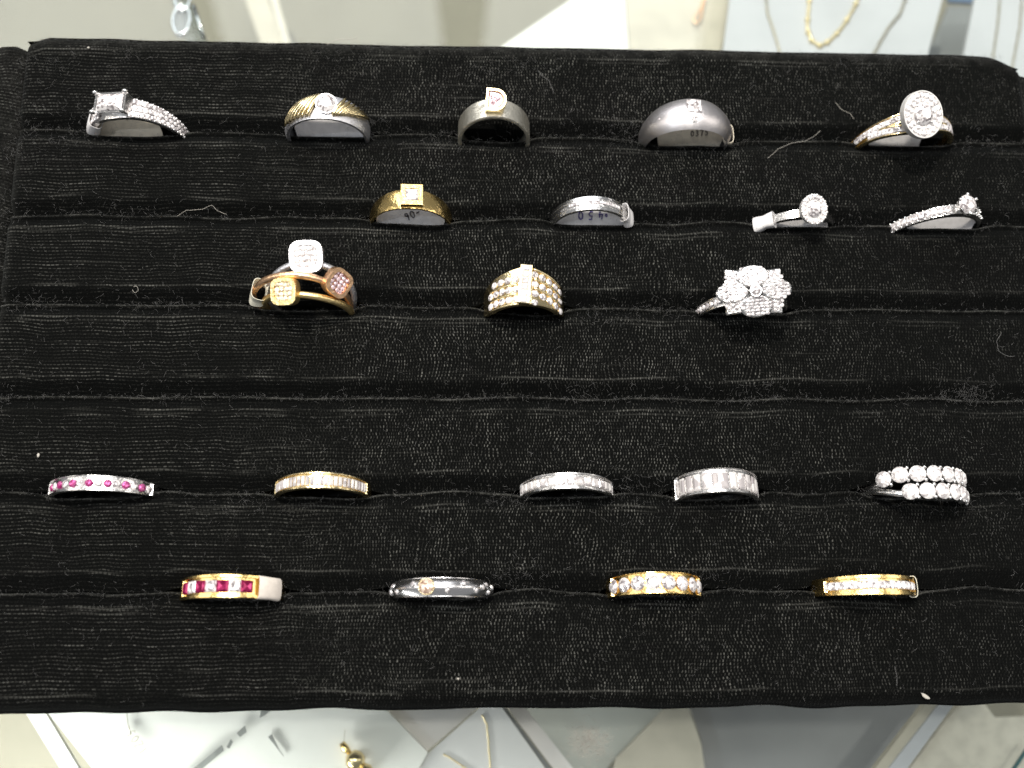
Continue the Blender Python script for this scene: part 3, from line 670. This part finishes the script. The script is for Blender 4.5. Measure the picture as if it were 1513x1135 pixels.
# ---- row five
r=chan_ring('a5',13.8,6.2,4.0,YG,'yellow gold ring with alternating dark red and clear stones, cream tag on right',40,7,'square',1.55,[RB,DI],rail=.44,nm='ruby_ring',off=-13,chan=56)
t_=loose_tag('a5','cream plastic tag wrapped round the right end of the red stone ring'); tag_loop(t_,13.9,5.0,1.5,56,8.0,PEACH,.3,.1)
r=ring_root('b5','polished white gold domed ring scattered with tiny stones and one champagne stone','scatter_stone_ring')
f_,b_=taper(5.0,3.4); band(r,14.4,f_,b_,1.5,WGP,'dome',dome=1.7)
gem(r,D(-14),.0,14.8,'round',2.0,CH,'champagne_stone'); frame(r,place(D(-14),0,14.5),circle(2.2,24),circle(1.95,24),-.8,.25,YGP,'bezel')
for th,y in ((-66,.9),(-56,-1.0),(-30,.8),(8,-1.0),(26,1.0),(42,-.7),(52,.2),(60,1.0),(66,-1.0),(-72,-.9),(76,.6)):
    rr=14.45-1.7*(abs(y)/2.4)**2; H=place(D(th),y,rr,0,-y*.5); frame(r,H,circle(.85,14,1.0),circle(.6,14,.75),-.4,.12,WG,'bezel'); link('small_stone',gemmesh('round',.62,DI),r,SM(H@Matrix.Translation((0,0,.05))))
chan_ring('c5',13.1,5.8,4.4,YG,'yellow gold ring with eight large round channel-set stones',66,8,'round',2.0,[DI],rail=.62,nm='round_stone_ring')
r=chan_ring('d5',14.2,5.4,3.6,YG,'yellow gold ring with row of small stones and clear loop, bottom right',60,15,'square',1.06,[DI],rail=.34,nm='small_stone_ring')
t_=loose_tag('d5','thin clear plastic loop on the right end of the bottom right gold ring'); tag_loop(t_,14.2,4.6,1.4,62,.9,CLEAR,.5,.0)

# ------------------------------------------------------------------ lint and threads on the velvet
def fibres(n,posf,lf,rf,mat,name,seed,zlift=.12):
    R_=random.Random(seed); V=[];Fc=[]
    for i in range(n):
        x,y,z=posf(R_); L=lf(R_); a=R_.uniform(0,6.28); cur=R_.uniform(-1.6,1.6); rr=rf(R_); p=[]
        seg=5; tilt=R_.uniform(-.1,.6)
        for s in range(seg+1):
            p.append((x,y,z)); a+=cur/seg+R_.uniform(-.35,.35); x+=math.cos(a)*L/seg; y+=math.sin(a)*L/seg; z+=tilt*L/seg*(1-2*s/seg)
        b=len(V)
        for s,q in enumerate(p):
            w_=rr*(1-.5*abs(2*s/seg-1)); V+= [(q[0]-w_,q[1],q[2]),(q[0]+w_*.5,q[1]+w_*.87,q[2]),(q[0]+w_*.5,q[1]-w_*.87,q[2]+w_*.6)]
        for s in range(seg):
            for k in range(3): Fc.append((b+s*3+k,b+s*3+(k+1)%3,b+s*3+3+(k+1)%3,b+s*3+3+k))
    return mesh(name,V,Fc,mat,True)
def pos_any(R_): return (R_.uniform(-150,155),R_.uniform(-96,95),.25)
def pos_slot(R_):
    k=R_.choice([0,1,2,3,3,4,5]); x=R_.uniform(-150,155); l=float(lips(k,np.array([x]))[1][0]); return (x,l+R_.gauss(-.3,.35),.2)
PC=[(R1.uniform(-150,150),R1.choice(SLOT)+R1.uniform(-4,4)) for R1 in [random.Random(3)] for _ in range(34)]+[(-145,88),(-120,92),(-60,93),(0,92),(-12,88),(100,92),(-152,60),(-60,20)]
def pos_clump(R_):
    c=R_.choice(PC); return (c[0]+R_.gauss(0,5),c[1]+R_.gauss(0,2.0),.1)
def pos_top(R_): x=R_.uniform(-150,150); return (x,97.2+R_.gauss(0,.5),-1.8)
def pos_roll(R_): return (R_.uniform(-151,-146) if R_.random()<.5 else R_.uniform(-158,-152),R_.uniform(-60,92),-.2)
o=link('lint',fibres(4200,pos_any,lambda R_:R_.uniform(.3,2.0),lambda R_:R_.uniform(.012,.04),LINT,'lint',11)); tag(o,'fine grey lint scattered over the black velvet','lint',kind='stuff')
o=link('lint',fibres(3400,pos_slot,lambda R_:R_.uniform(.3,1.2),lambda R_:R_.uniform(.012,.035),LINT,'lint',12)); tag(o,'grey fuzz gathered along the slots of the velvet tray','lint',kind='stuff')
o=link('lint',fibres(2000,pos_clump,lambda R_:R_.uniform(.5,2.4),lambda R_:R_.uniform(.012,.032),LINT,'lint',13)); tag(o,'clumps of pale lint beside slots and rings on the tray','lint',kind='stuff')
o=link('lint',fibres(2600,pos_top,lambda R_:R_.uniform(.3,1.2),lambda R_:R_.uniform(.02,.045),LINT,'lint',14)); tag(o,'dusty fuzz along the far rolled edge of the tray','lint',kind='stuff')
o=link('lint',fibres(900,pos_roll,lambda R_:R_.uniform(.4,1.6),lambda R_:R_.uniform(.015,.04),LINT,'lint',15)); tag(o,'grey dust on the left rolled border of the tray','lint',kind='stuff')
def thread(pxs,label,mat=LINTW,r=.05,z=.35,name='thread'):
    pts=[at(u,v,z) for u,v in pxs]; sm=[]
    for i in range(len(pts)-1):
        for q in (0,.33,.66): sm.append(pts[i].lerp(pts[i+1],q)+Vector((random.uniform(-.1,.1),random.uniform(-.1,.1),random.uniform(-.03,.1))))
    sm.append(pts[-1]); v,f=tube(sm,r,5); o=link(name,mesh(name,v,f,mat,True)); return tag(o,label,'thread','threads and specks on the velvet')
thread([(1134,234),(1150,220),(1170,211),(1190,209),(1205,200),(1212,193)],'long pale wavy thread left of the large halo ring')
thread([(1234,152),(1245,163),(1256,168),(1262,176)],'short pale thread lying above the large halo ring',r=.05)
thread([(262,320),(275,311),(300,309),(313,303),(322,312),(335,317)],'thin curled thread across the second slot at left',r=.045)
thread([(197,424),(203,423),(205,430),(199,433),(196,428)],'tiny curled thread loop above the third slot at left',r=.05)
thread([(1480,492),(1472,505),(1476,520),(1490,527),(1500,526)],'faint curved thread near the right edge of the tray',LINT,r=.045)
thread([(795,105),(803,113),(812,120),(818,138)],'pale frayed thread below the far edge, mid tray',LINT,r=.05)
thread([(1322,985),(1325,1000),(1325,1014)],'short upright yellowish thread near the bottom edge',LINT,r=.045)
thread([(775,741),(782,733),(787,726)],'short pale thread below the square channel-set stone ring',LINT,r=.045)
thread([(483,66),(490,62),(500,59),(527,57)],'white curved thread on the far rolled edge',LINTW,r=.11,z=-.6)
thread([(24,716),(25,718)],'bright speck left of the pink stone ring',LINTW,r=.2,name='speck') if False else None
def speck(u,v,sx,sy,label,z=.3,rot=0,mat=LINTW):
    p=at(u,v,z); v_,f_=prism([(sx*math.cos(a)*(1+.25*math.sin(3*a)),sy*math.sin(a)) for a in lin(0,2*PI*.9,9)],0,.35,.1); o=link('speck',mesh('speck',v_,f_,mat),None,SM(Matrix.Translation(p)@Matrix.Rotation(rot,4,'Z'))); tag(o,label,'speck','threads and specks on the velvet')
speck(1367,1029,1.3,.5,'white flake near the bottom edge, right of centre',rot=-.6)
speck(131,71,.35,.3,'small white speck near the top left corner of the tray')
speck(57,716,.35,.6,'tiny bright speck left above the pink stone ring') if False else speck(57,673,.35,.6,'tiny bright speck above the pink stone ring')
speck(677,1003,.3,.3,'tiny pale dot on the last strip of the tray')
speck(49,640,.3,.3,'tiny pale dot on the velvet at far left') if False else None

# ------------------------------------------------------------------ glass counter and the showcase below
def glassmat(name,tint=(0.97,0.99,0.98),rough=.0,fres=.5):
    m=bpy.data.materials.new(name); m.use_nodes=True; nt=m.node_tree; nt.nodes.clear()
    out=nt.nodes.new('ShaderNodeOutputMaterial'); mx=nt.nodes.new('ShaderNodeMixShader'); t=nt.nodes.new('ShaderNodeBsdfTransparent'); g=nt.nodes.new('ShaderNodeBsdfGlossy')
    t.inputs[0].default_value=(*tint,1); g.inputs['Roughness'].default_value=rough; lw=nt.nodes.new('ShaderNodeLayerWeight'); lw.inputs[0].default_value=.5; n=N(nt); nt.links.new(n.m('ADD',.04,n.m('MULTIPLY',.9,n.m('POWER',lw.outputs['Facing'],5.0))),mx.inputs[0]); nt.links.new(t.outputs[0],mx.inputs[1]); nt.links.new(g.outputs[0],mx.inputs[2]); nt.links.new(mx.outputs[0],out.inputs[0]); return m
v,f=prism([(-330,-260),(330,-260),(330,300),(-330,300)],-22.5,-17.1); tag(link('glass_counter_top',mesh('glass_counter_top',v,f,glassmat('counter_glass'))),kind='structure')
v,f=prism([(-420,-360),(420,-360),(420,420),(-420,420)],-152,-150); tag(link('showcase_floor',mesh('showcase_floor',v,f,matte('showcase_floor_cloth',(0.25,0.235,0.19),.9,.02,.05))),kind='structure')
def slab(name,px,z,th,mat,label,cat,group=None,kind=None,tilt=0):
    q=[at(u,v,z) for u,v in px]; out=[(p.x,p.y) for p in q]
    ar=sum(out[i][0]*out[(i+1)%len(out)][1]-out[(i+1)%len(out)][0]*out[i][1] for i in range(len(out)))
    if ar<0: out=out[::-1]
    v,f=prism(out,z-th,z); o=link(name,mesh(name,v,f,mat)); return tag(o,label,cat,group,kind)
WC=matte('white_display_card',(0.74,0.74,0.71),.6,.015,.05); PC_=matte('pinkish_card',(0.80,0.76,0.75),.6,.015,.05); GC=matte('grey_white_card',(0.70,0.69,0.69),.6,.02,.05)
BC=matte('pale_blue_card',(0.52,0.53,0.565),.6,.02,.05); BG=matte('beige_cloth',(0.54,0.50,0.42),.9,.05,.06); GR=matte('grey_card',(0.31,0.31,0.315),.7,.03,.05)
NV=matte('dark_grey_blue_board',(0.24,0.25,0.26),.6,.03,.05); CR=matte('cream_cloth',(0.64,0.60,0.52),.95,.04,.2); GG=matte('green_grey_board',(0.44,0.45,0.42),.6,.02,.05)
BB=matte('blue_board',(0.16,0.23,0.36),.6,.03,.05)
g1='display cards inside the glass showcase'
slab('display_card',[(730,76),(860,-12),(900,-40),(1100,-40),(1075,0),(1060,90),(1050,260),(740,260)],-70,1.5,WC,'white card with slanting left edge beyond the tray, centre','display card',g1)
slab('beige_pouch',[(925,-20),(1090,-20),(1060,90),(1050,200),(940,200)],-66,2.5,BG,'beige cloth pouch on the white card beyond the tray','pouch')
slab('necklace_card',[(1082,-30),(1400,-30),(1372,76),(1340,260),(1045,260)],-56,2,BC,'pale bluish card carrying gold chains beyond the tray','display card',g1)
slab('divider_board',[(1402,8),(1442,10),(1424,80),(1400,240),(1340,240),(1372,76)],-90,3,NV,'dark grey board between the two bluish necklace cards','divider')
slab('blue_label',[(1404,-30),(1450,-30),(1442,3),(1402,1)],-88,2,BB,'blue strip at the end of the dark grey board','label')
slab('necklace_card',[(1446,-30),(1700,-30),(1700,240),(1380,240),(1424,80)],-58,2,BC,'pale blue card with thin chains in the top right corner','display card',g1)
slab('lit_streak_strip',[(352,-30),(385,-30),(440,120),(405,120)],-120,2,BG,'beige strip standing in for a lit streak right of the clear stand','strip','pale strips standing in for lit streaks')  # this strip and the next imitate lit streaks by their pale colour
slab('lit_streak_strip',[(392,-30),(402,-30),(445,120),(434,120)],-118,2,CR,'narrow pale strip standing in for a second lit streak beyond the tray','strip','pale strips standing in for lit streaks')
GCH=metal('chain_gold',(0.85,0.72,0.45),.35); SCH=metal('chain_dull',(0.42,0.39,0.33),.45)
def chain(px,z,r,mat,label,beads=0,group='chains on display cards'):
    o=bpy.data.objects.new('necklace_chain',None); COL.objects.link(o); pts=[at(u,v,z+r) for u,v in px]; sm=[]
    for i in range(len(pts)-1):
        for q in lin(0,.9,6): sm.append(pts[i].lerp(pts[i+1],q)+Vector((random.uniform(-.1,.1),random.uniform(-.1,.1),0)))
    sm.append(pts[-1]); o.location=sm[0]*S; b=sm[0]
    v,f=tube([p-b for p in sm],[r*(1+.35*(i%2)) for i in range(len(sm))],6); link('chain',mesh('chain',v,f,mat,True),o)
    if beads:
        for i in range(3,len(sm),beads): bead(o,Matrix.Translation(sm[i]-b),r*2.0,GCH,'bead')
    return tag(o,label,'necklace',group)
chain([(1131,-20),(1134,20),(1143,45),(1152,75),(1160,140)],-56,.45,SCH,'leftmost thin gold chain on the pale card beyond the tray')
chain([(1198,-20),(1194,20),(1193,45),(1199,60),(1212,68),(1226,60),(1245,40),(1262,12),(1275,-20)],-56,.55,GCH,'beaded gold chain hanging in a V on the pale card',5)
chain([(1345,-20),(1330,20),(1310,45),(1292,78),(1270,130)],-56,.5,SCH,'slanting thin chain near the dark board beyond the tray')
chain([(1479,-20),(1474,40),(1467,85),(1462,150)],-58,.4,SCH,'left thin chain on the top right blue card')
chain([(1512,-20),(1507,40),(1497,90),(1488,150)],-58,.4,SCH,'right thin chain on the top right blue card')
chain([(1042,-10),(1034,14),(1024,28),(1029,35),(1036,26),(1038,10),(1043,-5)],-64,.35,RG,'pinkish cord loop on the beige pouch')
# clear stand
ACR=glassmat('clear_acrylic',(0.80,0.84,0.86),.05); CHR=metal('chrome',(0.8,0.82,0.85),.12)
o=bpy.data.objects.new('clear_stand',None); COL.objects.link(o); q=[at(u,v,-62) for u,v in [(246,-20),(272,-20),(306,60),(276,66)]]; c=q[0]; o.location=c*S
v,f=prism([((p-c).x,(p-c).y) for p in q][::-1],-6,0,.4); link('bar',mesh('bar',v,f,ACR),o)
for (u,v_,rr) in ((268,30,4.2),(270,-2,3.6)):
    p=at(u,v_,-61)-c; pts=[p+Vector((rr*.75*math.cos(a),rr*1.4*math.sin(a),0)) for a in lin(0,2*PI,25)[:-1]]; vv,ff=tube(pts,.7,8,True); link('metal_loop',mesh('metal_loop',vv,ff,CHR,True),o)
p=at(268,36,-62)-c; v,f=prism(circle(3.0,18,6.0,p.x,p.y),.1,.5); link('dark_pad',mesh('dark_pad',v,f,NV),o)
p0=at(286,8,-60)-c; p1=at(302,58,-60)-c; v,f=tube([p0,p1],.8,8); link('metal_rod',mesh('metal_rod',v,f,CHR,True),o)
tag(o,'clear acrylic stand with curled metal loops beyond the tray, top left','display stand')
# below the tray in the picture
slab('white_card_edge',[(20,1000),(62,1045),(125,1150),(98,1150),(36,1050),(-10,1000)],-62,2,WC,'narrow bright white strip at the bottom left','display card',g1)
slab('display_card',[(40,1000),(74,1058),(148,1150),(600,1170),(632,1112),(570,1048),(530,1000)],-58,1.5,WC,'large bright white card with name pendant at the bottom left','display card',g1)
slab('display_card',[(560,1000),(573,1048),(627,1113),(706,1046),(730,1010)],-64,1.5,PC_,'triangular pinkish white card part below the tray','display card',g1)
slab('display_card',[(742,1010),(705,1050),(630,1116),(602,1170),(830,1170),(742,1046)],-60,1.5,GC,'grey white card carrying thin gold chains below the tray','display card',g1)
slab('acrylic_bar',[(720,1010),(750,1046),(828,1150),(858,1150),(776,1046),(750,1010)],-70,3,PC_,'pale slanting bar right of the grey white card','bar','slanting bars in the showcase')
slab('gap_shadow_strip',[(738,1030),(748,1046),(824,1150),(818,1150),(741,1046),(732,1030)],-66,1.0,NV,'dark slanting strip standing for the gap shadow along the grey white card edge','strip')  # solid dark strip in place of the shadow line between cards
slab('green_grey_board',[(760,1000),(1012,1000),(970,1060),(905,1125),(870,1170),(850,1170),(776,1046)],-90,2,GG,'greenish grey board under the dusty patch of glass','board')
slab('beige_cloth',[(1000,1000),(983,1048),(912,1120),(900,1170),(1046,1170),(1036,1100),(1018,1048),(1010,1000)],-84,2.5,BG,'beige cloth between grey boards below the tray','cloth')
slab('grey_board',[(1006,1000),(1020,1048),(1036,1090),(1048,1170),(1300,1170),(1380,1000)],-96,2,GR,'large grey board at the bottom right of centre','board')
slab('acrylic_bar',[(1400,1000),(1362,1046),(1282,1150),(1302,1150),(1384,1046),(1418,1000)],-60,3,BG,'beige half of the slanting bar at bottom right','bar','slanting bars in the showcase')
slab('acrylic_bar',[(1420,1000),(1384,1046),(1302,1150),(1330,1150),(1406,1046),(1440,1000)],-59,3,BC,'pale blue half of the slanting bar at bottom right','bar','slanting bars in the showcase')
slab('cream_cloth',[(1440,1020),(1400,1062),(1326,1160),(1600,1160),(1600,1055),(1470,1060)],-80,2,CR,'cream cloth filling the bottom right corner','cloth')
slab('teal_edge',[(1522,1098),(1526,1100),(1498,1142),(1494,1140)],-70,1,matte('teal_line',(0.04,0.12,0.13),.5),'dark teal line across the cream cloth corner','strip')
RODM=matte('rod_grey',(0.26,0.27,0.26),.4)
o=bpy.data.objects.new('grey_rod',None); COL.objects.link(o); c=at(320,1100,-57); o.location=c*S
for px in ([(268,1150),(282,1150),(331,1109),(328,1101)],[(335,1104),(339,1106),(344,1096),(341,1092)],[(350,1083),(355,1089),(364,1082),(362,1072)],[(384,1061),(390,1058),(402,1048),(386,1048)]):
    q=[at(u,v,-56.8)-c for u,v in px]; out=[(p.x,p.y) for p in q]
    ar=sum(out[i][0]*out[(i+1)%4][1]-out[(i+1)%4][0]*out[i][1] for i in range(4))
    if ar<0: out=out[::-1]
    v,f=prism(out,0,.6); link('rod_segment',mesh('rod_segment',v,f,RODM),o)
tag(o,'dark grey rod in broken segments on the bright white card','rod')
slab('pin',[(396,1089),(401,1085),(412,1108),(419,1118)],-57,.6,RODM,'small tapered grey pin on the bright white card','pin')
# name pendant
o=bpy.data.objects.new('name_pendant',None); COL.objects.link(o); c=at(187,1084,-57); o.location=c*S
ms=[tube([(a,b,.3) for a,b in pp],.17,5) for pp in writing('COZI',0,0,2.6,.2,-.93)]
v,f=merge(ms); link('letters',mesh('letters',v,f,SCH),o)
p=[at(187,1050,-57)-c,at(189,1070,-57)-c,at(192,1086,-57)-c]; v,f=tube(p,[.1,.14,.5],6); link('chain',mesh('chain',v,f,SCH,True),o)
tag(o,'silver name pendant on fine chain lying on bright white card','pendant')
o=bpy.data.objects.new('gold_pendant',None); COL.objects.link(o); c=at(526,1122,-57); o.location=c*S
bead(o,Matrix.Translation((0,0,2)),3.2,YGP,'bead'); bead(o,Matrix.Translation((3.2,-3.4,2)),2.6,YGP,'bead')
p=at(508,1102,-57)-c; v,f=tube([p+Vector((-.6,1,1)),p+Vector((.6,-.6,1)),p+Vector((2.4,-2.5,1.2))],[.9,1.2,.7],8); link('bail',mesh('bail',v,f,YG,True),o)
p1=at(510,1078,-57)-c; v,f=tube([p1+Vector((0,0,.3)),p+Vector((0,0,.6))],.1,5); link('thread',mesh('thread',v,f,SCH),o)
tag(o,'small round gold pendant on the bright white card','pendant')
chain([(712,1056),(719,1070),(722,1100),(725,1150)],-60,.22,GCH,'thin gold chain running down the grey white card')
chain([(655,1114),(672,1124),(695,1140)],-60,.22,GCH,'thin gold chain at the lower corner of the grey white card')
# dust on the counter glass
def pos_patch(R_): p=at(870+R_.gauss(0,16),1095+R_.gauss(0,15),-17); return (p.x,p.y,-16.95)
o=link('dust',fibres(900,pos_patch,lambda R_:R_.uniform(.3,2.0),lambda R_:R_.uniform(.02,.05),LINTW,'dust',21)); tag(o,'pale scuffed dust patch on the counter glass below the tray','dust',kind='stuff')
def pos_gl(R_): p=at(R_.uniform(0,760),R_.uniform(0,60),-17); return (p.x,p.y,-16.95)
o=link('dust',fibres(45,pos_gl,lambda R_:R_.uniform(.3,2.5),lambda R_:R_.uniform(.02,.05),LINTW,'dust',22)); tag(o,'specks and fibres on the counter glass beyond the tray','dust',kind='stuff')
